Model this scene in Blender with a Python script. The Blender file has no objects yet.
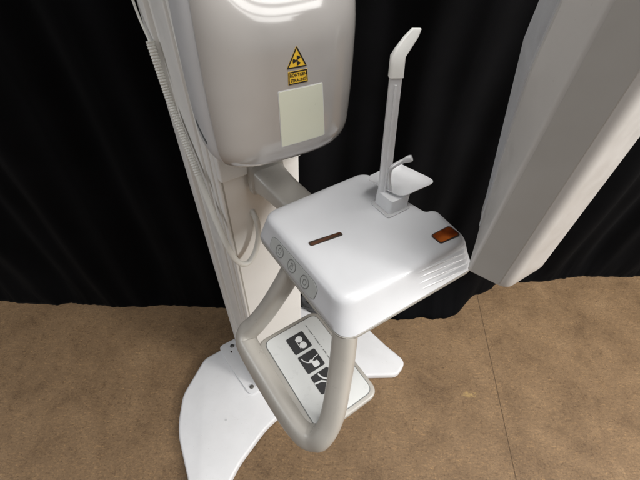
import bpy, bmesh, math, random
from mathutils import Vector, Matrix, noise
random.seed(4)
scene = bpy.context.scene
C = scene.collection
R = math.radians
PI = math.pi

# ------------------------------------------------------------------ materials
def nodemat(name):
    m = bpy.data.materials.new(name); m.use_nodes = True
    nt = m.node_tree; nt.nodes.clear()
    out = nt.nodes.new('ShaderNodeOutputMaterial')
    p = nt.nodes.new('ShaderNodeBsdfPrincipled')
    nt.links.new(p.outputs[0], out.inputs[0])
    return m, nt, p

def N(nt, kind, **kw):
    n = nt.nodes.new(kind)
    for k, v in kw.items():
        if k in n.inputs: n.inputs[k].default_value = v
        else: setattr(n, k, v)
    return n

def ramp(nt, stops):
    r = nt.nodes.new('ShaderNodeValToRGB')
    el = r.color_ramp.elements
    el[0].position, el[0].color = stops[0][0], (*stops[0][1], 1)
    el[1].position, el[1].color = stops[-1][0], (*stops[-1][1], 1)
    for pos, c in stops[1:-1]:
        e = el.new(pos); e.color = (*c, 1)
    return r

def plastic(name, col, rough=.35, coat=0.0, var=.06, bump=.02, scale=9.0, spec=.5, fine=900.0, dust=0.0, wave=(9.0, .04)):
    """moulded / lacquered surface: slight colour mottling, uneven gloss, faint grain and faint handling marks"""
    m, nt, p = nodemat(name)
    tc = N(nt, 'ShaderNodeTexCoord')
    n1 = N(nt, 'ShaderNodeTexNoise', Scale=scale, Detail=6.0, Roughness=.6)
    nt.links.new(tc.outputs['Object'], n1.inputs['Vector'])
    lo = tuple(c*(1-var) for c in col); hi = tuple(min(1, c*(1+var*.6)) for c in col)
    r = ramp(nt, [(.3, lo), (.7, hi)])
    nt.links.new(n1.outputs[0], r.inputs[0])
    colour = r.outputs[0]
    if dust:        # scuffs, grime specks and long faint scratches
        mpd = N(nt, 'ShaderNodeMapping'); mpd.inputs['Scale'].default_value = (14, 55, 30); mpd.inputs['Rotation'].default_value = (.3, .2, .7)
        nt.links.new(tc.outputs['Object'], mpd.inputs[0])
        nd = N(nt, 'ShaderNodeTexNoise', Scale=1.3, Detail=9.0, Roughness=.78, Distortion=1.4); nt.links.new(mpd.outputs[0], nd.inputs['Vector'])
        ns = N(nt, 'ShaderNodeTexNoise', Scale=170.0, Detail=3.0); nt.links.new(tc.outputs['Object'], ns.inputs['Vector'])
        nl = N(nt, 'ShaderNodeTexNoise', Scale=5.0, Detail=3.0); nt.links.new(tc.outputs['Object'], nl.inputs['Vector'])
        ra = ramp(nt, [(.60, (1, 1, 1)), (.74, (1-dust, 1-dust*1.05, 1-dust*1.15))]); nt.links.new(nd.outputs[0], ra.inputs[0])
        rb = ramp(nt, [(.70, (1, 1, 1)), (.76, (1-dust*1.2, 1-dust*1.3, 1-dust*1.4))]); nt.links.new(ns.outputs[0], rb.inputs[0])
        rc_ = ramp(nt, [(.35, (1-dust*.25, 1-dust*.28, 1-dust*.33)), (.65, (1, 1, 1))]); nt.links.new(nl.outputs[0], rc_.inputs[0])
        for q in (ra, rb, rc_):
            mm = N(nt, 'ShaderNodeMix', data_type='RGBA', blend_type='MULTIPLY'); mm.inputs[0].default_value = 1
            nt.links.new(colour, mm.inputs[6]); nt.links.new(q.outputs[0], mm.inputs[7]); colour = mm.outputs[2]
    nt.links.new(colour, p.inputs['Base Color'])
    n2 = N(nt, 'ShaderNodeTexNoise', Scale=scale*4, Detail=8.0, Roughness=.7)
    nt.links.new(tc.outputs['Object'], n2.inputs['Vector'])
    mr = N(nt, 'ShaderNodeMapRange'); mr.inputs[1].default_value = .3; mr.inputs[2].default_value = .7
    mr.inputs[3].default_value = rough*.7; mr.inputs[4].default_value = min(1, rough*1.5)
    nt.links.new(n2.outputs[0], mr.inputs[0]); nt.links.new(mr.outputs[0], p.inputs['Roughness'])
    n3 = N(nt, 'ShaderNodeTexNoise', Scale=fine, Detail=2.0)
    nt.links.new(tc.outputs['Object'], n3.inputs['Vector'])
    b = N(nt, 'ShaderNodeBump', Strength=bump, Distance=.002)
    nt.links.new(n3.outputs[0], b.inputs['Height'])
    n4 = N(nt, 'ShaderNodeTexNoise', Scale=wave[0], Detail=1.0); nt.links.new(tc.outputs['Object'], n4.inputs['Vector'])
    b4 = N(nt, 'ShaderNodeBump', Strength=wave[1], Distance=.01); nt.links.new(n4.outputs[0], b4.inputs['Height']); nt.links.new(b.outputs[0], b4.inputs['Normal'])
    nt.links.new(b4.outputs[0], p.inputs['Normal'])
    p.inputs['Coat Weight'].default_value = coat; p.inputs['Coat Roughness'].default_value = .08
    p.inputs['Specular IOR Level'].default_value = spec
    return m

M = {}
M['white'] = plastic('white_plastic', (.555, .56, .575), .38, .12, .03, .04, dust=.03)
M['base'] = plastic('white_powder_coat', (.78, .78, .79), .42, .05, .04, .08, 14, dust=.14)
M['cream'] = plastic('cream_lacquer', (.80, .795, .77), .4, .05, .03, .05, dust=.07)
M['greige'] = plastic('greige_gloss', (.385, .368, .352), .18, 1.0, .05, .008, 6, dust=.04, wave=(13.0, .22))
M['shell'] = plastic('pale_shell', (.62, .62, .625), .35, .1, .03, .02)
M['handle'] = plastic('beige_handle', (.41, .388, .35), .33, .2, .05, .04, 12, dust=.07)
M['trim'] = plastic('grey_trim', (.40, .385, .35), .45)
M['panel'] = plastic('panel_grey', (.42, .43, .415), .5, 0, .03, .02)
M['ink'] = plastic('dark_ink', (.035, .035, .037), .45)
M['line'] = plastic('line_grey', (.17, .175, .17), .5)
M['white_ink'] = plastic('white_ink', (.74, .75, .74), .5)
M['plate'] = plastic('plate_white', (.66, .67, .655), .3, .2, .03, .02)
M['blank'] = plastic('label_cream', (.66, .68, .56), .33, .25, .03, .01)
M['yellow'] = plastic('warning_yellow', (.80, .50, .035), .4, .1, .05, .01)
M['black'] = plastic('black_print', (.012, .012, .012), .45)
M['dark'] = plastic('dark_recess', (.03, .018, .012), .5)
M['amber'] = None
M['rubber'] = plastic('grey_rubber', (.06, .06, .062), .55)
M['cable'] = plastic('cable_white', (.72, .71, .66), .4, 0, .04, .02)
M['sensor'] = plastic('sensor_grey', (.52, .50, .475), .42, .05, .04, .03, dust=.06)
M['face_shade'] = plastic('face_shade_grey', (.40, .385, .36), .45, .05, .05, .02)  # housing grey made darker, shade of the inner face put into the colour
M['brown'] = plastic('slot_brown', (.075, .028, .012), .3, .3, .3, .02)
M['slot'] = plastic('vent_dark', (.12, .13, .13), .5)

def metal():
    m, nt, p = nodemat('bolt_steel')
    p.inputs['Base Color'].default_value = (.33, .32, .3, 1); p.inputs['Metallic'].default_value = 1
    tc = N(nt, 'ShaderNodeTexCoord'); n = N(nt, 'ShaderNodeTexNoise', Scale=300.0, Detail=4.0)
    nt.links.new(tc.outputs['Object'], n.inputs['Vector'])
    mr = N(nt, 'ShaderNodeMapRange'); mr.inputs[3].default_value = .25; mr.inputs[4].default_value = .55
    nt.links.new(n.outputs[0], mr.inputs[0]); nt.links.new(mr.outputs[0], p.inputs['Roughness'])
    return m
M['steel'] = metal()

def amber():
    m, nt, p = nodemat('amber_window')
    tc = N(nt, 'ShaderNodeTexCoord'); n = N(nt, 'ShaderNodeTexNoise', Scale=22.0, Detail=2.0)
    nt.links.new(tc.outputs['Object'], n.inputs['Vector'])
    r = ramp(nt, [(.35, (.06, .010, .003)), (.5, (.22, .045, .007)), (.7, (.55, .14, .022))])
    nt.links.new(n.outputs[0], r.inputs[0]); nt.links.new(r.outputs[0], p.inputs['Base Color'])
    p.inputs['Roughness'].default_value = .14; p.inputs['Coat Weight'].default_value = .6
    return m
M['amber'] = amber()

def translucent(name, col, trans, rough, alpha_sss=.3):
    m, nt, p = nodemat(name)
    tc = N(nt, 'ShaderNodeTexCoord'); n = N(nt, 'ShaderNodeTexNoise', Scale=40.0, Detail=5.0)
    nt.links.new(tc.outputs['Object'], n.inputs['Vector'])
    r = ramp(nt, [(.3, tuple(c*.93 for c in col)), (.7, col)])
    nt.links.new(n.outputs[0], r.inputs[0]); nt.links.new(r.outputs[0], p.inputs['Base Color'])
    p.inputs['Transmission Weight'].default_value = trans
    p.inputs['Roughness'].default_value = rough
    p.inputs['IOR'].default_value = 1.42
    p.inputs['Subsurface Weight'].default_value = alpha_sss
    p.inputs['Subsurface Radius'].default_value = (.01, .01, .01)
    p.inputs['Subsurface Scale'].default_value = .5
    return m
M['frost'] = translucent('frosted_plastic', (.96, .965, .98), .3, .36)
M['sleeve'] = translucent('sleeve_plastic', (.94, .94, .90), .05, .36)
M['clear'] = translucent('clear_plastic', (.98, .98, .99), .6, .14, .3)

def floor_mat():
    m, nt, p = nodemat('stained_board')
    tc = N(nt, 'ShaderNodeTexCoord')
    mp = N(nt, 'ShaderNodeMapping'); mp.inputs['Rotation'].default_value = (0, 0, R(6)); mp.inputs['Scale'].default_value = (1, 1.0, 1)
    nt.links.new(tc.outputs['Object'], mp.inputs[0])
    big = N(nt, 'ShaderNodeTexNoise', Scale=5.5, Detail=9.0, Roughness=.68, Distortion=.3)
    mid = N(nt, 'ShaderNodeTexNoise', Scale=48.0, Detail=8.0, Roughness=.72, Distortion=1.2)
    st = N(nt, 'ShaderNodeMapping'); st.inputs['Scale'].default_value = (26, 110, 30); st.inputs['Rotation'].default_value = (0, 0, R(14))
    nt.links.new(tc.outputs['Object'], st.inputs[0])
    fib = N(nt, 'ShaderNodeTexNoise', Scale=1.6, Detail=8.0, Roughness=.75, Distortion=1.6)
    nt.links.new(st.outputs[0], fib.inputs['Vector'])
    spk = N(nt, 'ShaderNodeTexNoise', Scale=150.0, Detail=5.0, Roughness=.7)
    for n in (big, mid, spk): nt.links.new(mp.outputs[0], n.inputs['Vector'])
    r1 = ramp(nt, [(.25, (.12, .073, .038)), (.45, (.205, .130, .070)), (.6, (.24, .154, .084)), (.8, (.32, .212, .118))])
    nt.links.new(big.outputs[0], r1.inputs[0])
    r2 = ramp(nt, [(.3, (.5, .46, .42)), (.46, (1, 1, 1)), (.58, (1, 1, 1)), (.72, (1.4, 1.36, 1.22))])
    nt.links.new(mid.outputs[0], r2.inputs[0])
    mx = N(nt, 'ShaderNodeMix', data_type='RGBA', blend_type='MULTIPLY'); mx.inputs[0].default_value = .75
    nt.links.new(r1.outputs[0], mx.inputs[6]); nt.links.new(r2.outputs[0], mx.inputs[7])
    r3 = ramp(nt, [(.3, (.42, .38, .34)), (.45, (.95, .95, .95)), (.54, (1, 1, 1)), (.68, (1.75, 1.68, 1.45))])
    nt.links.new(fib.outputs[0], r3.inputs[0])
    mx2 = N(nt, 'ShaderNodeMix', data_type='RGBA', blend_type='MULTIPLY'); mx2.inputs[0].default_value = .85
    nt.links.new(mx.outputs[2], mx2.inputs[6]); nt.links.new(r3.outputs[0], mx2.inputs[7])
    r4 = ramp(nt, [(.3, (.32, .28, .25)), (.45, (.98, .98, .98)), (.55, (1, 1, 1)), (.68, (1.6, 1.55, 1.4))])
    nt.links.new(spk.outputs[0], r4.inputs[0])
    mx3 = N(nt, 'ShaderNodeMix', data_type='RGBA', blend_type='MULTIPLY'); mx3.inputs[0].default_value = .8
    nt.links.new(mx2.outputs[2], mx3.inputs[6]); nt.links.new(r4.outputs[0], mx3.inputs[7])
    # yellow paint scuff
    sp = N(nt, 'ShaderNodeMapping'); sp.inputs['Location'].default_value = (-.645, -.577, 0)
    sp.vector_type = 'POINT'
    nt.links.new(tc.outputs['Object'], sp.inputs[0])
    sp2 = N(nt, 'ShaderNodeMapping'); sp2.inputs['Rotation'].default_value = (0, 0, R(-22)); sp2.inputs['Scale'].default_value = (17, 50, 1)
    nt.links.new(sp.outputs[0], sp2.inputs[0])
    ln = N(nt, 'ShaderNodeVectorMath', operation='LENGTH'); nt.links.new(sp2.outputs[0], ln.inputs[0])
    ad = N(nt, 'ShaderNodeMath', operation='ADD'); nt.links.new(ln.outputs['Value'], ad.inputs[0]); 
    ms = N(nt, 'ShaderNodeMath', operation='MULTIPLY'); ms.inputs[1].default_value = 3.6
    nt.links.new(mid.outputs[0], ms.inputs[0]); nt.links.new(ms.outputs[0], ad.inputs[1])
    rr = ramp(nt, [(.70, (1, 1, 1)), (1.0, (0, 0, 0))])
    hf = N(nt, 'ShaderNodeMath', operation='MULTIPLY'); hf.inputs[1].default_value = .42
    nt.links.new(ad.outputs[0], hf.inputs[0]); nt.links.new(hf.outputs[0], rr.inputs[0])
    mx4 = N(nt, 'ShaderNodeMix', data_type='RGBA'); mx4.inputs[7].default_value = (.52, .36, .14, 1)
    hf2 = N(nt, 'ShaderNodeMath', operation='MULTIPLY'); hf2.inputs[1].default_value = .65
    nt.links.new(rr.outputs[0], hf2.inputs[0]); nt.links.new(hf2.outputs[0], mx4.inputs[0]); nt.links.new(mx3.outputs[2], mx4.inputs[6])
    # joint between two boards
    sx = N(nt, 'ShaderNodeSeparateXYZ'); nt.links.new(tc.outputs['Object'], sx.inputs[0])
    m1 = N(nt, 'ShaderNodeMath', operation='MULTIPLY_ADD'); m1.inputs[1].default_value = -.0936; m1.inputs[2].default_value = -.7096
    nt.links.new(sx.outputs[1], m1.inputs[0])
    a1 = N(nt, 'ShaderNodeMath', operation='ADD'); nt.links.new(m1.outputs[0], a1.inputs[0]); nt.links.new(sx.outputs[0], a1.inputs[1])
    ab = N(nt, 'ShaderNodeMath', operation='ABSOLUTE'); nt.links.new(a1.outputs[0], ab.inputs[0])
    mr = N(nt, 'ShaderNodeMapRange'); mr.inputs[1].default_value = .0002; mr.inputs[2].default_value = .0022
    nt.links.new(ab.outputs[0], mr.inputs[0])
    mx5 = N(nt, 'ShaderNodeMix', data_type='RGBA'); mx5.inputs[6].default_value = (.135, .09, .054, 1)
    nt.links.new(mr.outputs[0], mx5.inputs[0]); nt.links.new(mx4.outputs[2], mx5.inputs[7])
    nt.links.new(mx5.outputs[2], p.inputs['Base Color'])
    p.inputs['Roughness'].default_value = .62; p.inputs['Specular IOR Level'].default_value = .3
    s = N(nt, 'ShaderNodeMath', operation='ADD'); nt.links.new(fib.outputs[0], s.inputs[0]); nt.links.new(spk.outputs[0], s.inputs[1])
    b = N(nt, 'ShaderNodeBump', Strength=.35, Distance=.002); nt.links.new(s.outputs[0], b.inputs['Height'])
    b2 = N(nt, 'ShaderNodeBump', Strength=.8, Distance=.003); nt.links.new(mr.outputs[0], b2.inputs['Height']); nt.links.new(b.outputs[0], b2.inputs['Normal'])
    nt.links.new(b2.outputs[0], p.inputs['Normal'])
    return m
M['floor'] = floor_mat()

def curtain_mat():
    m, nt, p = nodemat('black_velvet')
    tc = N(nt, 'ShaderNodeTexCoord')
    n = N(nt, 'ShaderNodeTexNoise', Scale=5.0, Detail=6.0)
    nt.links.new(tc.outputs['Object'], n.inputs['Vector'])
    r = ramp(nt, [(.3, (.0016, .0016, .0019)), (.7, (.0032, .0032, .0038))])
    nt.links.new(n.outputs[0], r.inputs[0]); nt.links.new(r.outputs[0], p.inputs['Base Color'])
    p.inputs['Roughness'].default_value = .9; p.inputs['Specular IOR Level'].default_value = .06
    p.inputs['Sheen Weight'].default_value = .012; p.inputs['Sheen Roughness'].default_value = .4
    n2 = N(nt, 'ShaderNodeTexNoise', Scale=500.0, Detail=3.0); nt.links.new(tc.outputs['Object'], n2.inputs['Vector'])
    b = N(nt, 'ShaderNodeBump', Strength=.2, Distance=.002); nt.links.new(n2.outputs[0], b.inputs['Height']); nt.links.new(b.outputs[0], p.inputs['Normal'])
    return m
M['curtain'] = curtain_mat()

# ------------------------------------------------------------------ object helpers
WPOS = {}
def obj(name, bm, mat, parent=None, sharp=38, smooth=True, bevel=0.0, bseg=3):
    bmesh.ops.recalc_face_normals(bm, faces=bm.faces[:])
    lo = Vector((min(v.co[i] for v in bm.verts) for i in range(3)))
    hi = Vector((max(v.co[i] for v in bm.verts) for i in range(3)))
    c = (lo+hi)/2
    bmesh.ops.translate(bm, vec=-c, verts=bm.verts[:])
    me = bpy.data.meshes.new(name); bm.to_mesh(me); bm.free()
    me.materials.append(mat)
    for f in me.polygons: f.use_smooth = smooth
    if smooth and sharp: me.set_sharp_from_angle(angle=R(sharp))
    o = bpy.data.objects.new(name, me); C.objects.link(o)
    WPOS[o.name] = c
    if parent is not None:
        o.parent = parent; o.location = c-WPOS[parent.name]
    else: o.location = c
    if bevel:
        b = o.modifiers.new('bevel', 'BEVEL'); b.width = bevel; b.segments = bseg; b.limit_method = 'ANGLE'; b.angle_limit = R(35)
        b.harden_normals = False
    return o

def empty(name, loc):
    o = bpy.data.objects.new(name, None); C.objects.link(o); o.location = loc; o.empty_display_size = .1
    WPOS[o.name] = Vector(loc)
    return o

def tag(o, label=None, cat=None, group=None, kind=None):
    if label: o['label'] = label
    if cat: o['category'] = cat
    if group: o['group'] = group
    if kind: o['kind'] = kind
    return o

# machine frame: x across the column, y from patient to column
O2 = Vector((.07, .335)); A0 = R(36)
def W(x, y, z):
    return Vector((O2.x+x*math.cos(A0)-y*math.sin(A0), O2.y+x*math.sin(A0)+y*math.cos(A0), z))

def loft(rings, cap=True, closed=True, bm=None, mapf=None):
    bm = bm or bmesh.new()
    vs = [[bm.verts.new(mapf(*p) if mapf else p) for p in r] for r in rings]
    n = len(rings[0])
    for a, b in zip(vs, vs[1:]):
        for i in range(n if closed else n-1):
            j = (i+1) % n
            try: bm.faces.new((a[i], a[j], b[j], b[i]))
            except ValueError: pass
    if cap:
        bm.faces.new(vs[0][::-1]); bm.faces.new(vs[-1])
    return bm

def roundpoly(pts, seg=6):
    """pts: (x, y, r) corners -> rounded outline with a fixed count of points"""
    out = []; n = len(pts)
    for i in range(n):
        p0 = Vector(pts[i-1][:2]); p = Vector(pts[i][:2]); p1 = Vector(pts[(i+1) % n][:2]); r = pts[i][2]
        d0 = (p0-p); d1 = (p1-p)
        l0, l1 = d0.length, d1.length
        d0.normalize(); d1.normalize()
        ang = d0.angle(d1); t = min(r/math.tan(ang/2) if ang < 3.1 else 0, l0*.48, l1*.48)
        a = p+d0*t; b = p+d1*t
        for k in range(seg+1):
            s = k/seg
            q = a*(1-s)**2+p*2*s*(1-s)+b*s*s
            out.append((q.x, q.y))
    return out

def prism(outline, z0, z1, bm=None, mapf=W, inset=0.0):
    rings = [[(x, y, z0) for x, y in outline], [(x, y, z1) for x, y in outline]]
    return loft(rings, mapf=mapf, bm=bm)

def rrect(x0, x1, y0, y1, r, seg=6):
    return roundpoly([(x0, y0, r), (x1, y0, r), (x1, y1, r), (x0, y1, r)], seg)

def box(x0, x1, y0, y1, z0, z1, bm=None, mapf=W):
    return prism([(x0, y0), (x1, y0), (x1, y1), (x0, y1)], z0, z1, bm, mapf)

def spline(pts, k=8):
    """Catmull-Rom through tuples of any length"""
    out = []; P = [pts[0]]+list(pts)+[pts[-1]]
    for i in range(1, len(P)-2):
        for s in range(k):
            t = s/k
            out.append(tuple(.5*(2*b+(c-a)*t+(2*a-5*b+4*c-d)*t*t+(3*b-a-3*c+d)*t**3)
                             for a, b, c, d in zip(P[i-1], P[i], P[i+1], P[i+2])))
    out.append(tuple(pts[-1]))
    return out

def sweep(path, radii, seg=18, ref=Vector((0, 0, 1)), bm=None, cap=True, power=2.0):
    """tube along a path (Vectors); radii: (ru, rv) or scalar per point"""
    bm = bm or bmesh.new(); rings = []
    n = len(path); u_prev = None
    for i, p in enumerate(path):
        t = (path[min(i+1, n-1)]-path[max(i-1, 0)]).normalized()
        if u_prev is None:
            u = t.cross(ref)
            if u.length < 1e-3: u = t.cross(Vector((1, 0, 0)))
        else: u = u_prev-t*u_prev.dot(t)
        u.normalize(); u_prev = u; v = t.cross(u)
        r = radii[i] if isinstance(radii, (list, tuple)) else radii
        ru, rv = r if isinstance(r, (list, tuple)) else (r, r)
        ring = []
        for k in range(seg):
            a = 2*PI*k/seg; c, s = math.cos(a), math.sin(a)
            c = math.copysign(abs(c)**(2/power), c); s = math.copysign(abs(s)**(2/power), s)
            ring.append(tuple(p+u*ru*c+v*rv*s))
        rings.append(ring)
    return loft(rings, cap=cap, bm=bm)

def disc(cx, cy, r, z0, z1, mapf=W, bm=None, seg=24):
    return prism([(cx+r*math.cos(2*PI*k/seg), cy+r*math.sin(2*PI*k/seg)) for k in range(seg)], z0, z1, bm, mapf)

def ribbon(pts, w, z0, z1, mapf, bm=None):
    """flat stroke along 2D points"""
    bm = bm or bmesh.new(); L = []; Rr = []
    for i, p in enumerate(pts):
        a = Vector(pts[max(i-1, 0)]); b = Vector(pts[min(i+1, len(pts)-1)]); t = (b-a).normalized(); nrm = Vector((-t.y, t.x))
        L.append(Vector(p)+nrm*w/2); Rr.append(Vector(p)-nrm*w/2)
    rings = [[(l.x, l.y, z0), (r.x, r.y, z0), (r.x, r.y, z1), (l.x, l.y, z1)] for l, r in zip(L, Rr)]
    return loft(rings, mapf=mapf, bm=bm)

def arc(cx, cy, r, a0, a1, n=16, ry=None):
    return [(cx+r*math.cos(R(a0+(a1-a0)*k/n)), cy+(ry or r)*math.sin(R(a0+(a1-a0)*k/n))) for k in range(n+1)]

# ------------------------------------------------------------------ the setting
bm = bmesh.new()
bm.faces.new([bm.verts.new(p) for p in ((-6, -6, 0), (6, -6, 0), (6, 6, 0), (-6, 6, 0))])
fl = obj('floor', bm, M['floor'], smooth=False)
tag(fl, 'brown stained fibreboard floor with a straight joint and a yellow scuff', 'floor', kind='structure')

def hem(x):
    pts = [(-4, .80), (-1, .90), (-.4, .925), (-.08, .985), (.1, 1.02), (.3, .985), (.6, 1.0), (.8, 1.06), (1.0, 1.15), (1.6, 1.22), (4, 1.4)]
    for (a, ya), (b, yb) in zip(pts, pts[1:]):
        if x <= b:
            t = max(0, (x-a)/(b-a)); t = t*t*(3-2*t); return ya+(yb-ya)*t
    return 1.4
def curtain():
    bm = bmesh.new(); nx, nz = 760, 60
    x0, x1, ztop = -2.6, 3.0, 3.0
    rows = []
    for j in range(nz+1):
        tz = j/nz; z = .002+ztop*tz**1.3
        row = []
        for i in range(nx+1):
            x = x0+(x1-x0)*i/nx
            ph = x*15+1.6*noise.noise(Vector((x*1.7, 0, 3)))+.35*noise.noise(Vector((x*2, z*1.2, 9)))
            amp = .022+.014*noise.noise(Vector((x*2.3, .4*z, 1)))
            f = math.sin(ph); f = math.copysign(abs(f)**.8, f)
            y = hem(x)+.035+amp*f+.012*math.sin(x*41+2*noise.noise(Vector((x*3, z, 5))))+.02*noise.noise(Vector((x*3, z*2.4, 2)))
            # the hem spills forward where the cloth is too long
            sp = math.exp(-((x-.49)/.25)**6)*.095+.02*math.exp(-((x+.1)/.3)**2)
            spill = sp*max(0, 1-z/.14)**1.3
            lump = .018*noise.noise(Vector((x*14, z*14, 7)))*max(0, 1-z/.2)
            y -= spill+abs(lump)
            spill += .007*noise.noise(Vector((x*19, 3, 1)))+.006*noise.noise(Vector((x*53, 3, 1)))
            hemk = math.exp(-z/.10); y = y*(1-.8*hemk)+(hem(x)+.02-spill)*.8*hemk
            row.append(bm.verts.new((x, y, z)))
        rows.append(row)
    for a, b in zip(rows, rows[1:]):
        for i in range(nx): bm.faces.new((a[i], a[i+1], b[i+1], b[i]))
    o = obj('curtain', bm, M['curtain'], sharp=None)
    s = o.modifiers.new('cloth', 'SOLIDIFY'); s.thickness = .003; s.offset = 1
    return o
tag(curtain(), 'black velvet backdrop curtain hanging in folds, its hem spilling on the floor', 'curtain')

# ------------------------------------------------------------------ x-ray machine
mach = empty('xray_machine', W(0, .46, 0))
tag(mach, 'white and beige dental panoramic x-ray machine on a forked floor base', 'x-ray machine')

# --- base plate
half = [(.0, .218, .3), (.145, .204, .3), (.285, .150, .3), (.40, .078, .05), (.475, .10, .05), (.452, .21, .12), (.43, .38, .3), (.368, .492, .12), (.24, .588, .06)]
pl = half+[(-x, y, r) for x, y, r in half[:0:-1]]
outl = roundpoly(pl, 8)
def shrink(o2, d):
    n = len(o2); res = []
    for i in range(n):
        a = Vector(o2[i-1]); b = Vector(o2[(i+1) % n]); t = (b-a)
        if t.length < 1e-9: res.append(o2[i]); continue
        t.normalize(); res.append((o2[i][0]-t.y*d, o2[i][1]+t.x*d))
    return res
rings = []
for z, d in ((.004, .004), (.006, 0), (.022, .001), (.0265, .003), (.029, .0065), (.03, .011)):
    rings.append([(x, y, z) for x, y in shrink(outl, d)])
base = obj('base_plate', loft(rings, mapf=W), M['base'], mach, sharp=50)
for px in (-.264, .264): obj('plug', disc(px, .31, .0045, .0295, .0312), M['shell'], base)
ped = prism(shrink(outl, .012), .0, .005)
obj('foot_pad', ped, M['rubber'], base)

# --- column
cw, ce, cf, cb = -.094, .09, .33, .6
prof = roundpoly([(cw, cf, .006), (ce, cf, .008), (ce, cb, .012), (cw, cb, .016)], 4)
col = obj('column', prism(prof, .03, 2.1), M['cream'], mach, sharp=30)
bm = bmesh.new()       # ribs running up the left flank
for y0, y1, d in ((.346, .366, .004), (.39, .47, .005), (.50, .55, .009)):
    prism(roundpoly([(cw+.003, y0, .002), (cw+.003, y1, .002), (cw-d, y1-.003, .003), (cw-d, y0+.003, .003)], 3)[::-1], .05, 2.09, bm)
obj('side_rib', bm, M['cream'], col, sharp=40)
bm = box(cw+.006, cw+.0095, cf-.0006, cf+.003, .035, 2.09)
obj('seam', bm, M['trim'], col, smooth=False)
# carriage that the arm rides on
bm = prism(roundpoly([(cw+.002, .316, .006), (ce-.004, .316, .006), (ce-.004, cf+.002, .002), (cw+.002, cf+.002, .002)], 4), 1.075, 1.42)
obj('carriage', bm, M['cream'], mach, bevel=.004)

# foot flange
fo = roundpoly([(-.148, .336, .03), (-.094, .335, .006), (-.094, .598, .006), (-.168, .60, .02), (-.166, .52, .05)], 6)
flg = obj('flange', loft([[(x, y, .0302) for x, y in fo], [(x, y, .035) for x, y in fo], [(x, y, .0368) for x, y in shrink(fo, .0015)]], mapf=W), M['base'], mach, sharp=40)
for bx, by, br in ((-.118, .571, .0085), (-.127, .366, .0085)):
    bm = disc(bx, by, br, .0365, .0385, seg=28)
    disc(bx, by, br*.72, .0383, .0432, bm=bm, seg=6)
    obj('bolt', bm, M['steel'], flg, sharp=30)
obj('hole', disc(-.132, .548, .004, .0366, .0371), M['dark'], flg)

# --- arm from column to console
def xsec(y, xc, w, z0, z1, r):
    return [(xc+a, y, b) for a, b in rrect(-w/2, w/2, z0, z1, r, 4)]
arm = [xsec(.318, .0, .075, 1.025, 1.098, .012), xsec(.305, .0, .072, 1.027, 1.096, .012), xsec(.302, .002, .067, 1.03, 1.086, .012),
       xsec(.285, .004, .064, 1.032, 1.080, .012), xsec(.25, .006, .062, 1.035, 1.077, .012), xsec(.20, .010, .062, 1.04, 1.074, .012), xsec(.15, .012, .062, 1.042, 1.07, .012)]
obj('support_arm', loft(arm, mapf=W), M['handle'], mach, sharp=30)

# --- control console
def cring(z, l, f, r, b, dz=0, scoop=1.0, rad=.03):
    pts = [(-.086+l, -.063+f, rad), (.178-r, -.072+f, .022), (.187-r, .031, .014), (.164-r*.6, .040-.004*scoop, .010), (.158-r*.6, .070, .014), (.152-r*.6, .190-b, .03), (-.088+l, .188-b, .026), ]
    return [(x, y, z) for x, y in roundpoly(pts, 7)]
base_r = [cring(1.041, .004, .004, .004, .004), cring(1.043, .0, .0, .0, .0), cring(1.0495, -.0005, -.0005, -.0005, -.0005), cring(1.0505, .002, .002, .002, .002)]
con = obj('control_console', loft([cring(1.0505, .001, .001, .001, .001), cring(1.052, .0, .0, .0, .0), cring(1.058, .002, .005, .001, .001), cring(1.070, .0065, .0135, .003, .002), cring(1.083, .011, .0205, .005, .004),
      cring(1.089, .0125, .0235, .0065, .0055), cring(1.0925, .0142, .0256, .0082, .0072), cring(1.0952, .0170, .0285, .0105, .0098), cring(1.0970, .0205, .0325, .0140, .0135), cring(1.0980, .0255, .038, .0185, .018), cring(1.0985, .034, .047, .026, .026)], mapf=W), M['white'], mach, sharp=55)
obj('console_trim', loft(base_r, mapf=W), M['trim'], con, sharp=40)
TOP = 1.0986
# slot in the top and amber window
so = roundpoly([(-.0495, .0735, .004), (.0065, .066, .004), (.0065, .0745, .004), (-.0495, .083, .004)], 6)
obj('slot', prism(so, TOP-.001, TOP+.0005), M['dark'], con)
si = [(x*.94-.0014, (y-.0743)*.5+.0743) for x, y in so]
obj('slot_window', prism(si, TOP+.0003, TOP+.0009), M['brown'], con)
wo = roundpoly([(.121, -.030, .006), (.164, -.034, .006), (.164, -.009, .006), (.121, -.008, .006)], 6)
obj('window_gasket', prism(wo, TOP-.001, TOP+.0006), M['dark'], con)
wi = [((x-.1425)*.9+.1425, (y+.020)*.84-.020) for x, y in wo]
obj('indicator_window', prism(wi, TOP+.0003, TOP+.0012), M['amber'], con)

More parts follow.
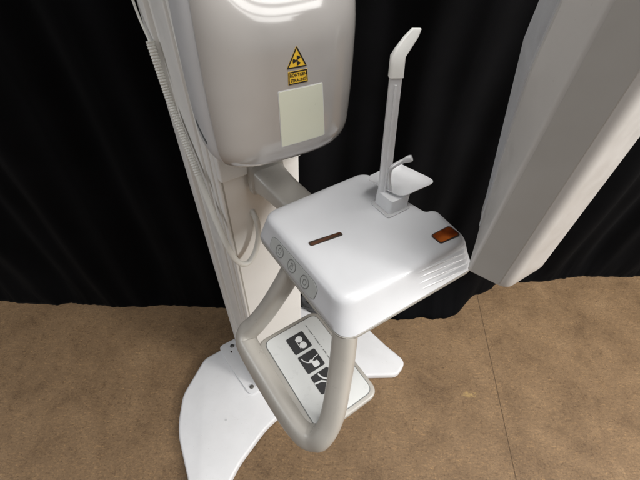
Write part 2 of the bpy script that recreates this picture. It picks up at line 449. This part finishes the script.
def leftface(t):     # x of the console's left wall at height z
    P = [(1.052, 0), (1.058, .002), (1.070, .0065), (1.083, .011), (1.089, .0125)]
    for (a, xa), (b, xb) in zip(P, P[1:]):
        if t <= b: return -.087+xa+(xb-xa)*(t-a)/(b-a)
    return -.0735
def frontface(z):
    P = [(1.052, 0), (1.058, .005), (1.070, .0135), (1.083, .0205), (1.089, .0235), (1.0925, .0256)]
    for (a, xa), (b, xb) in zip(P, P[1:]):
        if z <= b: return xa+(xb-xa)*(z-a)/(b-a)
    return .0285
def LF(y, z, h):     # map (y along wall, z, height off the wall)
    sl = -.0006*0
    # wall runs from (-.086,-.063) to (-.088,.188)
    x = leftface(z)+(.001 if 0 else 0)-.002*(y+.063)/.251+.001
    return W(x-h, y, z)
def LFm(p, q, h): return LF(p, q, h)
pts = roundpoly([(.142, 1.0585, .004), (.142, 1.077, .006), (.130, 1.0815, .006), (.024, 1.085, .008), (.012, 1.079, .008), (.012, 1.060, .006), (.022, 1.0565, .005)], 5)
def wallpatch(o2, h0, h1, mapf):
    """closed outline laid on a curved wall, cut in strips so that it follows the wall"""
    bm = bmesh.new(); vb = [bm.verts.new((a, b, h0)) for a, b in o2]; f = bm.faces.new(vb)
    zs = sorted(set([1.058, 1.070, 1.083])); 
    for z in zs:
        g = bm.verts[:]+bm.edges[:]+bm.faces[:]
        bmesh.ops.bisect_plane(bm, geom=g, plane_co=(0, z, 0), plane_no=(0, 1, 0))
    ex = bmesh.ops.extrude_face_region(bm, geom=bm.faces[:])
    for v in [g for g in ex['geom'] if isinstance(g, bmesh.types.BMVert)]: v.co.z = h1
    for v in bm.verts: v.co = mapf(*v.co)
    return bm
obj('panel_border', wallpatch(pts, -.0004, .0004, LFm), M['line'], con)
pc = (.077, 1.069)
pin = [((a-pc[0])*.985+pc[0], (b-pc[1])*.94+pc[1]) for a, b in pts]
pan = obj('button_panel', wallpatch(pin, .0001, .0008, LFm), M['panel'], con)
def ring2(cx, cy, r, w, mapf, h0, h1, bm=None, n=28, asp=1.0):
    return ribbon([(cx+r*math.cos(2*PI*k/n), cy+asp*r*math.sin(2*PI*k/n)) for k in range(n+1)], w, h0, h1, mapf, bm)
for i, by in enumerate((.113, .077, .041)):
    bz = 1.0700
    o2 = [(by+.0098*math.cos(2*PI*k/28), bz+.0098*math.sin(2*PI*k/28)) for k in range(28)]
    bt = obj('button', wallpatch(o2, .0006, .0013, LFm), M['panel'], pan)
    bm = ring2(by, bz, .0098, .0011, LFm, .0011, .0017)
    LG = lambda p, q, h, c=by: LFm(2*c-p, q, h)
    # pictogram strokes
    if i == 0:      # head outline on shoulders
        ribbon(arc(by, bz+.0012, .0034, -40, 220, 12, .0042), .0011, .0011, .0017, LG, bm)
        ribbon([(by-.0035, bz-.0044), (by+.0035, bz-.0044)], .0011, .0011, .0017, LG, bm)
    elif i == 1:
        ribbon(arc(by, bz+.0027, .0024, 0, 360, 16), .0011, .0011, .0017, LG, bm)
        ribbon(arc(by, bz-.0027, .0032, 0, 360, 16), .0011, .0011, .0017, LG, bm)
    else:
        ribbon(arc(by, bz, .0042, -75, 75, 10, .0048), .0011, .0011, .0017, LG, bm)
        ribbon([(by+.001, bz+.0046), (by-.0032, bz+.002), (by-.0026, bz-.004), (by+.001, bz-.0046)], .0011, .0011, .0017, LG, bm)
    obj('symbol', bm, M['line'], bt, smooth=False)

# louvred flank of the console
bm = bmesh.new(); nu, nv = 60, 56; g = []
for j in range(nv+1):
    t = j/nv; row = []
    for i in range(nu+1):
        s = i/nu; x = .005+.158*s
        zlo = 1.0535; zhi = 1.0905
        z = zlo+(zhi-zlo)*t
        yb = -.063+frontface(z)-.009*(x+.086)/.264
        A = .0056*min(1, max(0, s*1.2-.1))**2.0*min(1, t*9)*min(1, (1-t)*9)*min(1, (1-s)*14)
        w = (t*4.6-.55*(1-s)+2) % 1.0
        h = .5-.5*math.cos(2*PI*w**1.3)
        row.append(bm.verts.new(W(x, yb+.0007-A*h*1.15, z)))
    g.append(row)
for a, b in zip(g, g[1:]):
    for i in range(nu): bm.faces.new((a[i], a[i+1], b[i+1], b[i]))
lv = obj('louvre_panel', bm, M['white'], con, sharp=60)
sm = lv.modifiers.new('thick', 'SOLIDIFY'); sm.thickness = .001; sm.offset = -1
# small foot under the console
bm = sweep([W(.083, -.052, 1.043), W(.083, -.054, 1.034), W(.083, -.054, 1.030)], [.006, .0065, .004], 14, Vector((1, 0, 0)))
obj('rubber_foot', bm, M['cable'], con)

# --- handle frame
hp = [(-.068, .094, 1.046, .0165, .0165), (-.086, .100, 1.0, .0165, .0165), (-.116, .111, .935, .0165, .0165), (-.140, .120, .893, .0172, .0172), (-.156, .127, .868, .019, .0185), (-.166, .119, .854, .0215, .019),
      (-.168, .098, .850, .0232, .019), (-.168, .07, .848, .024, .019), (-.167, .02, .846, .0245, .019), (-.165, -.03, .845, .024, .019), (-.160, -.075, .846, .0225, .019), (-.151, -.094, .852, .021, .019),
      (-.140, -.104, .870, .0185, .0185), (-.117, -.096, .905, .0185, .0185), (-.085, -.066, .98, .0182, .0182), (-.066, -.043, 1.044, .0178, .0178)]
sp = spline(hp, 7)
obj('handle_frame', sweep([W(*p[:3]) for p in sp], [(p[3], p[4]) for p in sp], 28, Vector((0, 0, 1)), power=2.7), M['handle'], mach, sharp=None)

# --- symbol tray inside the handle
TZ = .864
to = lambda d, z: [(x, y, z) for x, y in rrect(-.155+d, -.018-d, -.102+d, .099-d, .022-d*.5, 7)]
tray = obj('symbol_tray', loft([to(.012, .842), to(.003, .848), to(.0, .856), to(.0, .862), to(.0015, .8645), to(.0035, .865)], mapf=W), M['handle'], mach, sharp=50)
plo = [(x, y) for x, y in rrect(-.143, -.025, -.094, .091, .016, 7)]
obj('plate_groove', prism(plo, .8645, .8654), M['line'], tray)
pli = rrect(-.1415, -.0265, -.0925, .0895, .0148, 7)
plate = obj('symbol_plate', prism(pli, .8649, .8662), M['plate'], tray)
PZ = .8662
for i, cy in enumerate((.0535, .0105, -.0325)):
    cx = -.0865
    sq = rrect(cx-.0185, cx+.0185, cy-.0185, cy+.0185, .0035, 5)
    pic = obj('pictogram', prism(sq, PZ-.0003, PZ+.0004), M['ink'], plate)
    bm = bmesh.new(); z0, z1 = PZ+.0002, PZ+.0008
    if i == 0:
        disc(cx+.0035, cy+.0060, .0066, z0, z1, bm=bm); disc(cx+.0045, cy-.0082, .0068, z0, z1, bm=bm)
        ribbon([(cx-.003, cy+.009), (cx-.003, cy-.012)], .0011, z0, z1+.0002, W, bm)
    elif i == 1:
        prism(rrect(cx-.0015, cx+.0105, cy-.0145, cy-.0035, .003, 4), z0, z1, bm)
        disc(cx-.001, cy-.0005, .0032, z0, z1+.0002, bm=bm)
        ribbon(arc(cx+.002, cy+.013, .0155, 180, 275, 12), .0017, z0, z1+.0003, W, bm)
        ribbon([(cx+.0185*.9, cy+.004), (cx+.008, cy+.003), (cx+.0005, cy-.001)], .0013, z0, z1+.0001, W, bm)
    else:
        ribbon(arc(cx+.016, cy+.016, .019, 178, 275, 12), .0028, z0, z1, W, bm)
        ribbon([(cx-.0182, cy+.004), (cx-.005, cy+.002), (cx+.004, cy-.006), (cx+.008, cy-.018)], .0030, z0, z1+.0002, W, bm)
        ribbon([(cx+.003, cy-.004), (cx+.010, cy-.008), (cx+.0182, cy-.009)], .0026, z0, z1+.0003, W, bm)
    obj('pictogram_mark', bm, M['white_ink'], pic, smooth=False)
# a line of small print too small to read
bm = bmesh.new(); y = .078; rr = random.Random(8)
while y > -.068:
    w = rr.uniform(.0012, .0024)
    if rr.random() > .17:
        ribbon([(-.0555+rr.uniform(-.0004, .0004), y), (-.0555+rr.uniform(-.0006, .0006)+.0003, y-w)], rr.uniform(.0012, .0023), PZ-.0002, PZ+.0003, W, bm)
    y -= w+.0008
obj('small_print', bm, M['line'], plate, smooth=False)

# --- tube housing (head)
PH, HX, HY, ZB, HA, HB, HN, RZ = R(32), -.077, .505, 1.186, .1155, .07, 2.9, .045
def HW(x, y, z):
    return Vector((HX+x*math.cos(PH)-y*math.sin(PH), HY+x*math.sin(PH)+y*math.cos(PH), z))
def hab(z):
    pf = 1-(2.2*(z-1.29)**2 if z > 1.29 else 3*(z-1.29)**2)
    t = min(1, max(0, (z-ZB)/RZ)); s = (1-(1-t)**2.4)**(1/2.4)
    a = HA*pf-RZ*.9*(1-s); b = HB*pf-RZ*.7*(1-s)
    if z > 1.56:
        k = 1-((z-1.56)/.07)**2.4; k = max(k, 0)**(1/2.4); a -= .05*(1-k); b -= .035*(1-k)
    return a, b
def recess(x, z):     # the brow of the housing leans back towards its top
    if z < 1.345: return 0
    return min(.06, 5.0*(z-1.345)**2)*math.exp(-((x-.02)/.095)**4)
zs = [ZB+RZ*(1-math.cos(PI/2*k/14)) for k in range(15)]+[ZB+RZ+(1.56-ZB-RZ)*k/70 for k in range(1, 71)]+[1.56+.07*math.sin(PI/2*k/10) for k in range(1, 11)]
SE = -.043
def hring(z, d=0, front=True, n=200):
    a, b = hab(z); a -= d; b -= d
    P = []
    for k in range(n):
        th = PI/2+2*PI*k/n; c, s = math.cos(th), math.sin(th)
        x = math.copysign(abs(c)**(2/HN), c); y = math.copysign(abs(s)**(2/HN), s)
        P.append((x, y, y < (SE+.098*max(0, x))/HB))
    idx = [k for k in range(n) if P[k][2]]          # one run of front points
    f0, f1 = idx[0], idx[-1]
    A, B = P[f0], P[f1]
    r = []
    if front:
        rest = n-len(idx)
        for k in idx:
            x, y = P[k][0]*a, P[k][1]*b
            r.append((x, y+recess(x, z), z))
        for m in range(rest):
            t = (m+1)/(rest+1)
            r.append(((B[0]+(A[0]-B[0])*t)*a, (B[1]+(A[1]-B[1])*t)*b, z))
    else:
        ks = [k for k in range(n) if not P[k][2]]
        ks = [k for k in ks if k > f1]+[k for k in ks if k < f0]
        for k in ks: r.append((P[k][0]*a, P[k][1]*b, z))
        for m in range(len(idx)):
            t = (m+.5)/len(idx)
            r.append(((A[0]+(B[0]-A[0])*t)*a, (A[1]+(B[1]-A[1])*t)*b+.001, z))
    return r
head = obj('tube_housing', loft([hring(z) for z in zs], mapf=HW), M['greige'], mach, sharp=60)
obj('rear_shell', loft([hring(z, .0022, False) for z in zs], mapf=HW), M['shell'], head, sharp=60)
# ventilation slit low on the left flank
bm = bmesh.new()
def HS(u, v, h):     # on the left flank: u along y, v = z
    a, b = hab(v); y = u; x = -(max(0, 1-abs(y/(b-.0022))**HN))**(1/HN)*(a-.0022)
    return HW(x-h, y, v)
def surfpatch(o2, h0, h1, mapf, step=.006):
    bm = bmesh.new(); bm.faces.new([bm.verts.new((a, b, h0)) for a, b in o2])
    xs = [a for a, b in o2]; ys = [b for a, b in o2]
    k = math.floor(min(xs)/step)*step+step
    while k < max(xs):
        bmesh.ops.bisect_plane(bm, geom=bm.verts[:]+bm.edges[:]+bm.faces[:], plane_co=(k, 0, 0), plane_no=(1, 0, 0)); k += step
    k = math.floor(min(ys)/step)*step+step
    while k < max(ys):
        bmesh.ops.bisect_plane(bm, geom=bm.verts[:]+bm.edges[:]+bm.faces[:], plane_co=(0, k, 0), plane_no=(0, 1, 0)); k += step
    ex = bmesh.ops.extrude_face_region(bm, geom=bm.faces[:])
    for v in [g for g in ex['geom'] if isinstance(g, bmesh.types.BMVert)]: v.co.z = h1
    for v in bm.verts: v.co = mapf(*v.co)
    return bm
obj('vent_slit', surfpatch(roundpoly([(-.022, 1.226, .002), (.006, 1.245, .002), (.006, 1.255, .002), (-.022, 1.233, .002)], 4), -.001, .0006, HS), M['slot'], head)
def HF(x, z, h):
    a, b = hab(z); y = -b*(max(0, 1-abs(x/a)**HN))**(1/HN)+recess(x, z)
    return HW(x, y-h, z)
lab = [(-.0222, 1.2232, .002), (.0490, 1.2232, .002), (.0412, 1.3022, .002), (-.0234, 1.3027, .002)]
obj('label_edge', surfpatch(roundpoly(lab, 3), -.0004, .0003, HF), M['shell'], head)
lab2 = [((x-.0118)*.972+.0118, (z-1.263)*.972+1.263) for x, z in roundpoly(lab, 3)]
obj('blank_label', surfpatch(lab2, -.0003, .0007, HF), M['blank'], head)
# radiation warning triangle
def frame_poly(o2, w):
    cx = sum(p[0] for p in o2)/len(o2); cz = sum(p[1] for p in o2)/len(o2)
    return cx, cz
tri = [(-.0102, 1.3268), (.0176, 1.3268), (.0037, 1.3515)]
wt = obj('warning_triangle', surfpatch(roundpoly([(x, z, .0012) for x, z in tri], 4), -.0003, .0005, HF), M['yellow'], head)
cx, cz = .0037, 1.3350
bt = bmesh.new()
inner = [(cx+(x-cx)*.9, cz+(z-cz)*.9) for x, z in tri]
loopp = []
for i in range(3):
    a, b = inner[i], inner[(i+1) % 3]
    loopp += [(a[0]+(b[0]-a[0])*k/8, a[1]+(b[1]-a[1])*k/8) for k in range(8)]
loopp += loopp[:2]
bt = ribbon(loopp, .0015, .0003, .0009, HF)
disc(cx, cz, .0013, .0003, .0009, mapf=HF, bm=bt, seg=16)
for k in range(3):          # trefoil blades
    a0 = 60+120*k; po = [(cx+r*math.cos(R(a)), cz+r*math.sin(R(a))) for r, a in
        [(.0019, a0-30), (.0019, a0+30)]+[(.0056, a0+30-10*j) for j in range(7)]]
    prism([(x, z) for x, z in po], .0003, .0009, bt, HF)
obj('trefoil_symbol', bt, M['black'], wt, smooth=False)
rc = [(-.0085, 1.3075), (.0190, 1.3075), (.0180, 1.3235), (-.0085, 1.3235)]
ws = obj('warning_sign', surfpatch(roundpoly([(x, z, .0008) for x, z in rc], 3), -.0003, .0005, HF), M['yellow'], head)
cx, cz = .005, 1.3155
inner = [(cx+(x-cx)*.92, cz+(z-cz)*.88) for x, z in rc]; loopp = []
for i in range(4):
    a, b = inner[i], inner[(i+1) % 4]
    loopp += [(a[0]+(b[0]-a[0])*k/8, a[1]+(b[1]-a[1])*k/8) for k in range(8)]
loopp += loopp[:2]
bt = ribbon(loopp, .0013, .0003, .0009, HF)
obj('sign_border', bt, M['black'], ws, smooth=False)
def text_bm(s, size, mapf, h0, h1, cx, cz, squeeze=1.0, bold=.0):
    cu = bpy.data.curves.new('t', 'FONT'); cu.body = s; cu.size = size; cu.align_x = 'CENTER'; cu.align_y = 'CENTER'; cu.offset = bold
    cu.resolution_u = 3
    o = bpy.data.objects.new('t', cu); C.objects.link(o)
    dg = bpy.context.evaluated_depsgraph_get(); me = bpy.data.meshes.new_from_object(o.evaluated_get(dg))
    bm = bmesh.new(); bm.from_mesh(me)
    bpy.data.objects.remove(o); bpy.data.curves.remove(cu); bpy.data.meshes.remove(me)
    ex = bmesh.ops.extrude_face_region(bm, geom=bm.faces[:])
    top = {g for g in ex['geom'] if isinstance(g, bmesh.types.BMVert)}
    for v in bm.verts: v.co = mapf(cx+v.co.x*squeeze, cz+v.co.y, h1 if v in top else h0)
    return bm
obj('lettering', text_bm('RÖNTGEN', .0052, HF, .0003, .0009, .0052, 1.3184, .92, .00003), M['black'], ws, smooth=False)
obj('lettering', text_bm('STRALING', .0052, HF, .0003, .0009, .0054, 1.3122, .92, .00003), M['black'], ws, smooth=False)

# --- sensor housing at the right of the console
def sring(z, t, d=0.0):
    # the left flank leans back as it rises
    K = (.094, -.095); k2 = (.169-.027*t, -.054+.001*t); k3 = (.172+.019*t, -.051+.035*t)
    if t < .02: k2 = (.150, -.0645)
    pts = [(.112, -.1455, .016), (K[0], K[1], .005), (k2[0], k2[1], .006), (k3[0]+.002, k3[1], .012), (.242, -.005+.01*t, .035), (.205, -.15, .035)]
    o2 = roundpoly(pts, 7)
    cx_ = sum(p[0] for p in o2)/len(o2); cy_ = sum(p[1] for p in o2)/len(o2)
    return [(x+(cx_-x)*d/.11, y+(cy_-y)*d/.11, z) for x, y in o2]
srs = [sring(1.1185, 0, .012), sring(1.1195, 0, .006), sring(1.1215, 0, .002), sring(1.125, 0, 0)]
srs += [sring(1.125+.36*k/24, min(1.9, .36*k/24/.125)) for k in range(1, 25)]
sens = obj('sensor_housing', loft(srs, mapf=W), M['sensor'], mach, sharp=35)
# pale rear-edge strip and darker inner-face panel: lit and shaded tones put into colour
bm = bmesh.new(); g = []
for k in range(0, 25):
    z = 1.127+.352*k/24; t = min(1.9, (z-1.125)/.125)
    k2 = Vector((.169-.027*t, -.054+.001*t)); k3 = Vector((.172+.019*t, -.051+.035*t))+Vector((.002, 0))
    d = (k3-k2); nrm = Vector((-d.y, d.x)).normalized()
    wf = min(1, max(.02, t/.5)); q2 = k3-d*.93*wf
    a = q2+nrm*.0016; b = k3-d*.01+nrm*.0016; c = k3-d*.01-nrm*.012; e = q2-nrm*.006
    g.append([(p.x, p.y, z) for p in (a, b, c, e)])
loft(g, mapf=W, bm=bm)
obj('lit_edge_strip', bm, M['white'], sens, smooth=False)
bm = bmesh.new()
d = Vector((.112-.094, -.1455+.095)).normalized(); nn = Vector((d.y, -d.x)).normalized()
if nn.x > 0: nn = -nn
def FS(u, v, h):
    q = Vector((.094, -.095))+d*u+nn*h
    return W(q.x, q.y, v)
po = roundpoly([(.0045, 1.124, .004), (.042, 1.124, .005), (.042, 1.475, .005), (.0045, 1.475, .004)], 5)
obj('shaded_face', prism(po, -.001, .0012, bm, FS), M['face_shade'], sens)

# --- cable with a ribbed sleeve down the left flank
cp = [(-.109, .55, 1.40), (-.109, .548, 1.345), (-.109, .534, 1.302), (-.109, .502, 1.271)]
path = spline(cp, 8)
obj('thin_cable', sweep([W(*p) for p in path], .0022, 10), M['cable'], mach)
sl = spline([(-.109, .502, 1.272), (-.109, .476, 1.176), (-.110, .44, 1.115), (-.111, .405, 1.067), (-.112, .362, 1.00)], 96)
def resample(P, step):
    P = [Vector(p) for p in P]; out = [P[0]]; acc = 0
    for a, b in zip(P, P[1:]):
        L = (b-a).length; d = step-acc
        while d <= L:
            out.append(a.lerp(b, d/L)); d += step
        acc = L-(d-step)
    return out
sl = resample(sl, .0007); NS = len(sl)
rad = []
for i, p in enumerate(sl):
    rad.append(.0070+.00055*math.sin(i*2*PI/7.0)*(.8 if i < NS*.8 else 0))
cab = obj('cable', None or sweep([W(*p) for p in spline([(-.111, .372, 1.012), (-.112, .345, .975), (-.110, .314, .925), (-.102, .300, .880), (-.088, .296, .856), (-.070, .297, .852), (-.050, .302, .872), (-.036, .308, .905), (-.031, .314, .936), (-.032, .320, .955), (-.033, .334, .968)], 8)], .0066, 14), M['cable'], mach)
obj('ribbed_sleeve', sweep([W(*p) for p in sl], rad, 16), M['cable'], cab, sharp=25)

# ------------------------------------------------------------------ bite block, stands in the console's socket
bb = empty('bite_block_holder', W(.112, .08, TOP))
tag(bb, 'frosted translucent bite block on a tall bent stick standing in the console', 'bite block')
so = rrect(.097, .139, .061, .101, .006, 5)
skt = obj('socket', loft([[(x, y, TOP-.0005) for x, y in so], [(x, y, TOP+.024) for x, y in so], [(x, y, TOP+.0285) for x, y in so]], mapf=W), M['frost'], bb, sharp=40)
col_ = rrect(.090, .141, .056, .104, .006, 5)
obj('socket_collar', prism(col_, TOP+.0001, TOP+.0022), M['clear'], bb)
# flared saucer-like guard
go = roundpoly([(.094, .128, .014), (.112, .058, .018), (.192, .056, .014), (.172, .133, .014)], 7)
gc = (sum(p[0] for p in go)/len(go), sum(p[1] for p in go)/len(go))
gr = []
for s, dz in ((.45, .027), (.62, .0275), (.8, .029), (.93, .032), (1.0, .0345)):
    gr.append([(gc[0]+(x-gc[0])*s, gc[1]+(y-gc[1])*s, TOP+dz) for x, y in go])
for s, dz in ((1.005, .0358), (.985, .0356), (.92, .0335), (.79, .0306), (.6, .0292), (.45, .0288)):
    gr.append([(gc[0]+(x-gc[0])*s, gc[1]+(y-gc[1])*s, TOP+dz) for x, y in go])
obj('guard_plate', loft(gr, mapf=W), M['frost'], bb, sharp=60)
def strip(path, w, th):
    """flat blade: path of (x,y,z), wide across local +x-y diagonal"""
    rings = []
    for i, (p, ww, tt) in enumerate(zip(path, w, th)):
        q = W(*p); u = Vector((1, 0.15, 0)).normalized(); v = Vector((-.15, 1, 0)).normalized()
        rings.append([tuple(q+u*a+v*b) for a, b in rrect(-ww/2, ww/2, -tt/2, tt/2, min(ww, tt)*.3, 3)])
    return loft(rings)
RB = (.107, .090)
def rp(z): return (RB[0]-.0075*(z-1.1)/.21, RB[1]+.014*(z-1.1)/.2, z)
zz = [TOP+.002, 1.15, 1.2, 1.25, 1.30, 1.315]
obj('stick', strip([rp(z) for z in zz], [.019, .0185, .018, .0172, .0165, .0165], [.009, .009, .0085, .008, .0075, .0075]), M['frost'], bb, sharp=40)
obj('stick_ridge', strip([(p[0]+.0, p[1], p[2]) for p in [rp(z) for z in zz[:-1]]], [.0035]*5, [.0128, .0125, .012, .0115, .011]), M['frost'], bb, sharp=40)
t0 = rp(1.309); t1 = rp(1.334)
tip = [t0, rp(1.322), rp(1.334), (t1[0]+.006, t1[1]-.001, 1.343), (t1[0]+.014, t1[1]-.003, 1.355), (t1[0]+.0195, t1[1]-.004, 1.363)]
obj('bite_sleeve', strip(tip, [.0192, .0188, .0184, .0190, .0175, .0115], [.0115, .0115, .011, .009, .0065, .0055]), M['sleeve'], bb, sharp=40)
# clear hook beside the stick
hk = spline([(0.1118, 0.0831, 1.1273), (0.1084, 0.0871, 1.1485), (0.1066, 0.0893, 1.1654), (0.1093, 0.086, 1.1767), (0.1151, 0.0791, 1.1861), (0.121, 0.072, 1.1934), (0.1252, 0.0669, 1.1975)], 7)
hr = [.0036 if k < len(hk)-12 else .0034+.0020*math.sin(PI*.8*(k-len(hk)+12)/11) for k in range(len(hk))]
obj('clear_hook', sweep([W(*p) for p in hk], hr, 12, Vector((1, 0, 0))), M['clear'], bb)
# ------------------------------------------------------------------ coiled hose on the floor behind the column
pts = []
for k in range(0, 4*28+1):
    a = 2*PI*k/28; rr_ = .062+.005*math.sin(a*.37+1)
    pts.append(Vector((-.005+rr_*math.cos(a), .965+rr_*.72*math.sin(a), .011+.017*k/28+.003*math.sin(a*3))))
tail = [pts[-1]+Vector((-.03*i, .012*i, -.014*i*.6)) for i in range(1, 5)]
obj_c = obj('coiled_hose', sweep(pts, .0095, 12), M['rubber'])
tag(obj_c, 'dark grey hose coiled on the floor behind the white column', 'hose')

# ------------------------------------------------------------------ light
w = bpy.data.worlds.new('World'); scene.world = w; w.use_nodes = True
nt = w.node_tree; bg = nt.nodes['Background']
tc = nt.nodes.new('ShaderNodeTexCoord'); sx = nt.nodes.new('ShaderNodeSeparateXYZ'); nt.links.new(tc.outputs['Generated'], sx.inputs[0])
rw = ramp(nt, [(.0, (.10, .09, .08)), (.45, (.16, .15, .145)), (.62, (.30, .30, .30)), (1.0, (.62, .63, .65))])
mrw = nt.nodes.new('ShaderNodeMapRange'); mrw.inputs[1].default_value = -1; mrw.inputs[2].default_value = 1
nt.links.new(sx.outputs[2], mrw.inputs[0]); nt.links.new(mrw.outputs[0], rw.inputs[0]); nt.links.new(rw.outputs[0], bg.inputs[0])
bg.inputs[1].default_value = .45

def area(name, loc, target, sx_, sy_, power, col=(1, .98, .955)):
    l = bpy.data.lights.new(name, 'AREA'); l.shape = 'RECTANGLE'; l.size = sx_; l.size_y = sy_; l.energy = power; l.color = col
    o = bpy.data.objects.new(name, l); C.objects.link(o); o.location = loc
    d = Vector(target)-Vector(loc); o.rotation_euler = d.to_track_quat('-Z', 'Y').to_euler()
    return o
for k, (lx, ly, ln, wd, pw) in enumerate(((.35, .35, 1.2, .4, 20), (1.15, -.15, 1.5, .45, 20), (1.85, -.5, 1.6, .6, 26), (2.75, -1.0, 1.8, .85, 38), (3.9, -1.6, 2.2, 1.1, 48), (-.2, -1.5, 1.2, .3, 4))):
    o = area('ceiling_lamp', (lx, ly, 3.0), (lx, ly, 0), ln, wd, pw)
    o.rotation_euler = (0, 0, R(58))
area('side_light', (3.25, -.85, 2.15), (0, .5, .8), .5, .5, 74, (1, .98, .95))
area('side_light', (-2.8, -.5, 2.0), (0, .5, .9), 1.2, 1.2, 22, (.95, .97, 1))  # fill added from the left to brighten the housing flank, not a window

# ------------------------------------------------------------------ camera
cam = bpy.data.cameras.new('camera'); co = bpy.data.objects.new('camera', cam); C.objects.link(co)
pitch, roll = R(46.6), R(2.5)
F = Vector((0, math.cos(pitch), -math.sin(pitch))); U = Vector((0, math.sin(pitch), math.cos(pitch))); X = Vector((1, 0, 0))
ri = X*math.cos(roll)+U*math.sin(roll); ui = -X*math.sin(roll)+U*math.cos(roll)
mw = Matrix(((ri.x, ui.x, -F.x, 0), (ri.y, ui.y, -F.y, 0), (ri.z, ui.z, -F.z, 1.5), (0, 0, 0, 1)))
co.matrix_world = mw
cam.sensor_width = 36; cam.lens = 20.25; cam.clip_start = .02; cam.clip_end = 100
scene.camera = co
scene.view_settings.view_transform = 'Standard'; scene.view_settings.look = 'None'
scene.view_settings.exposure = 0; scene.view_settings.gamma = 1
scene.render.engine = 'CYCLES'
scene.cycles.max_bounces = 10; scene.cycles.transmission_bounces = 8
scene.cycles.use_denoising = True
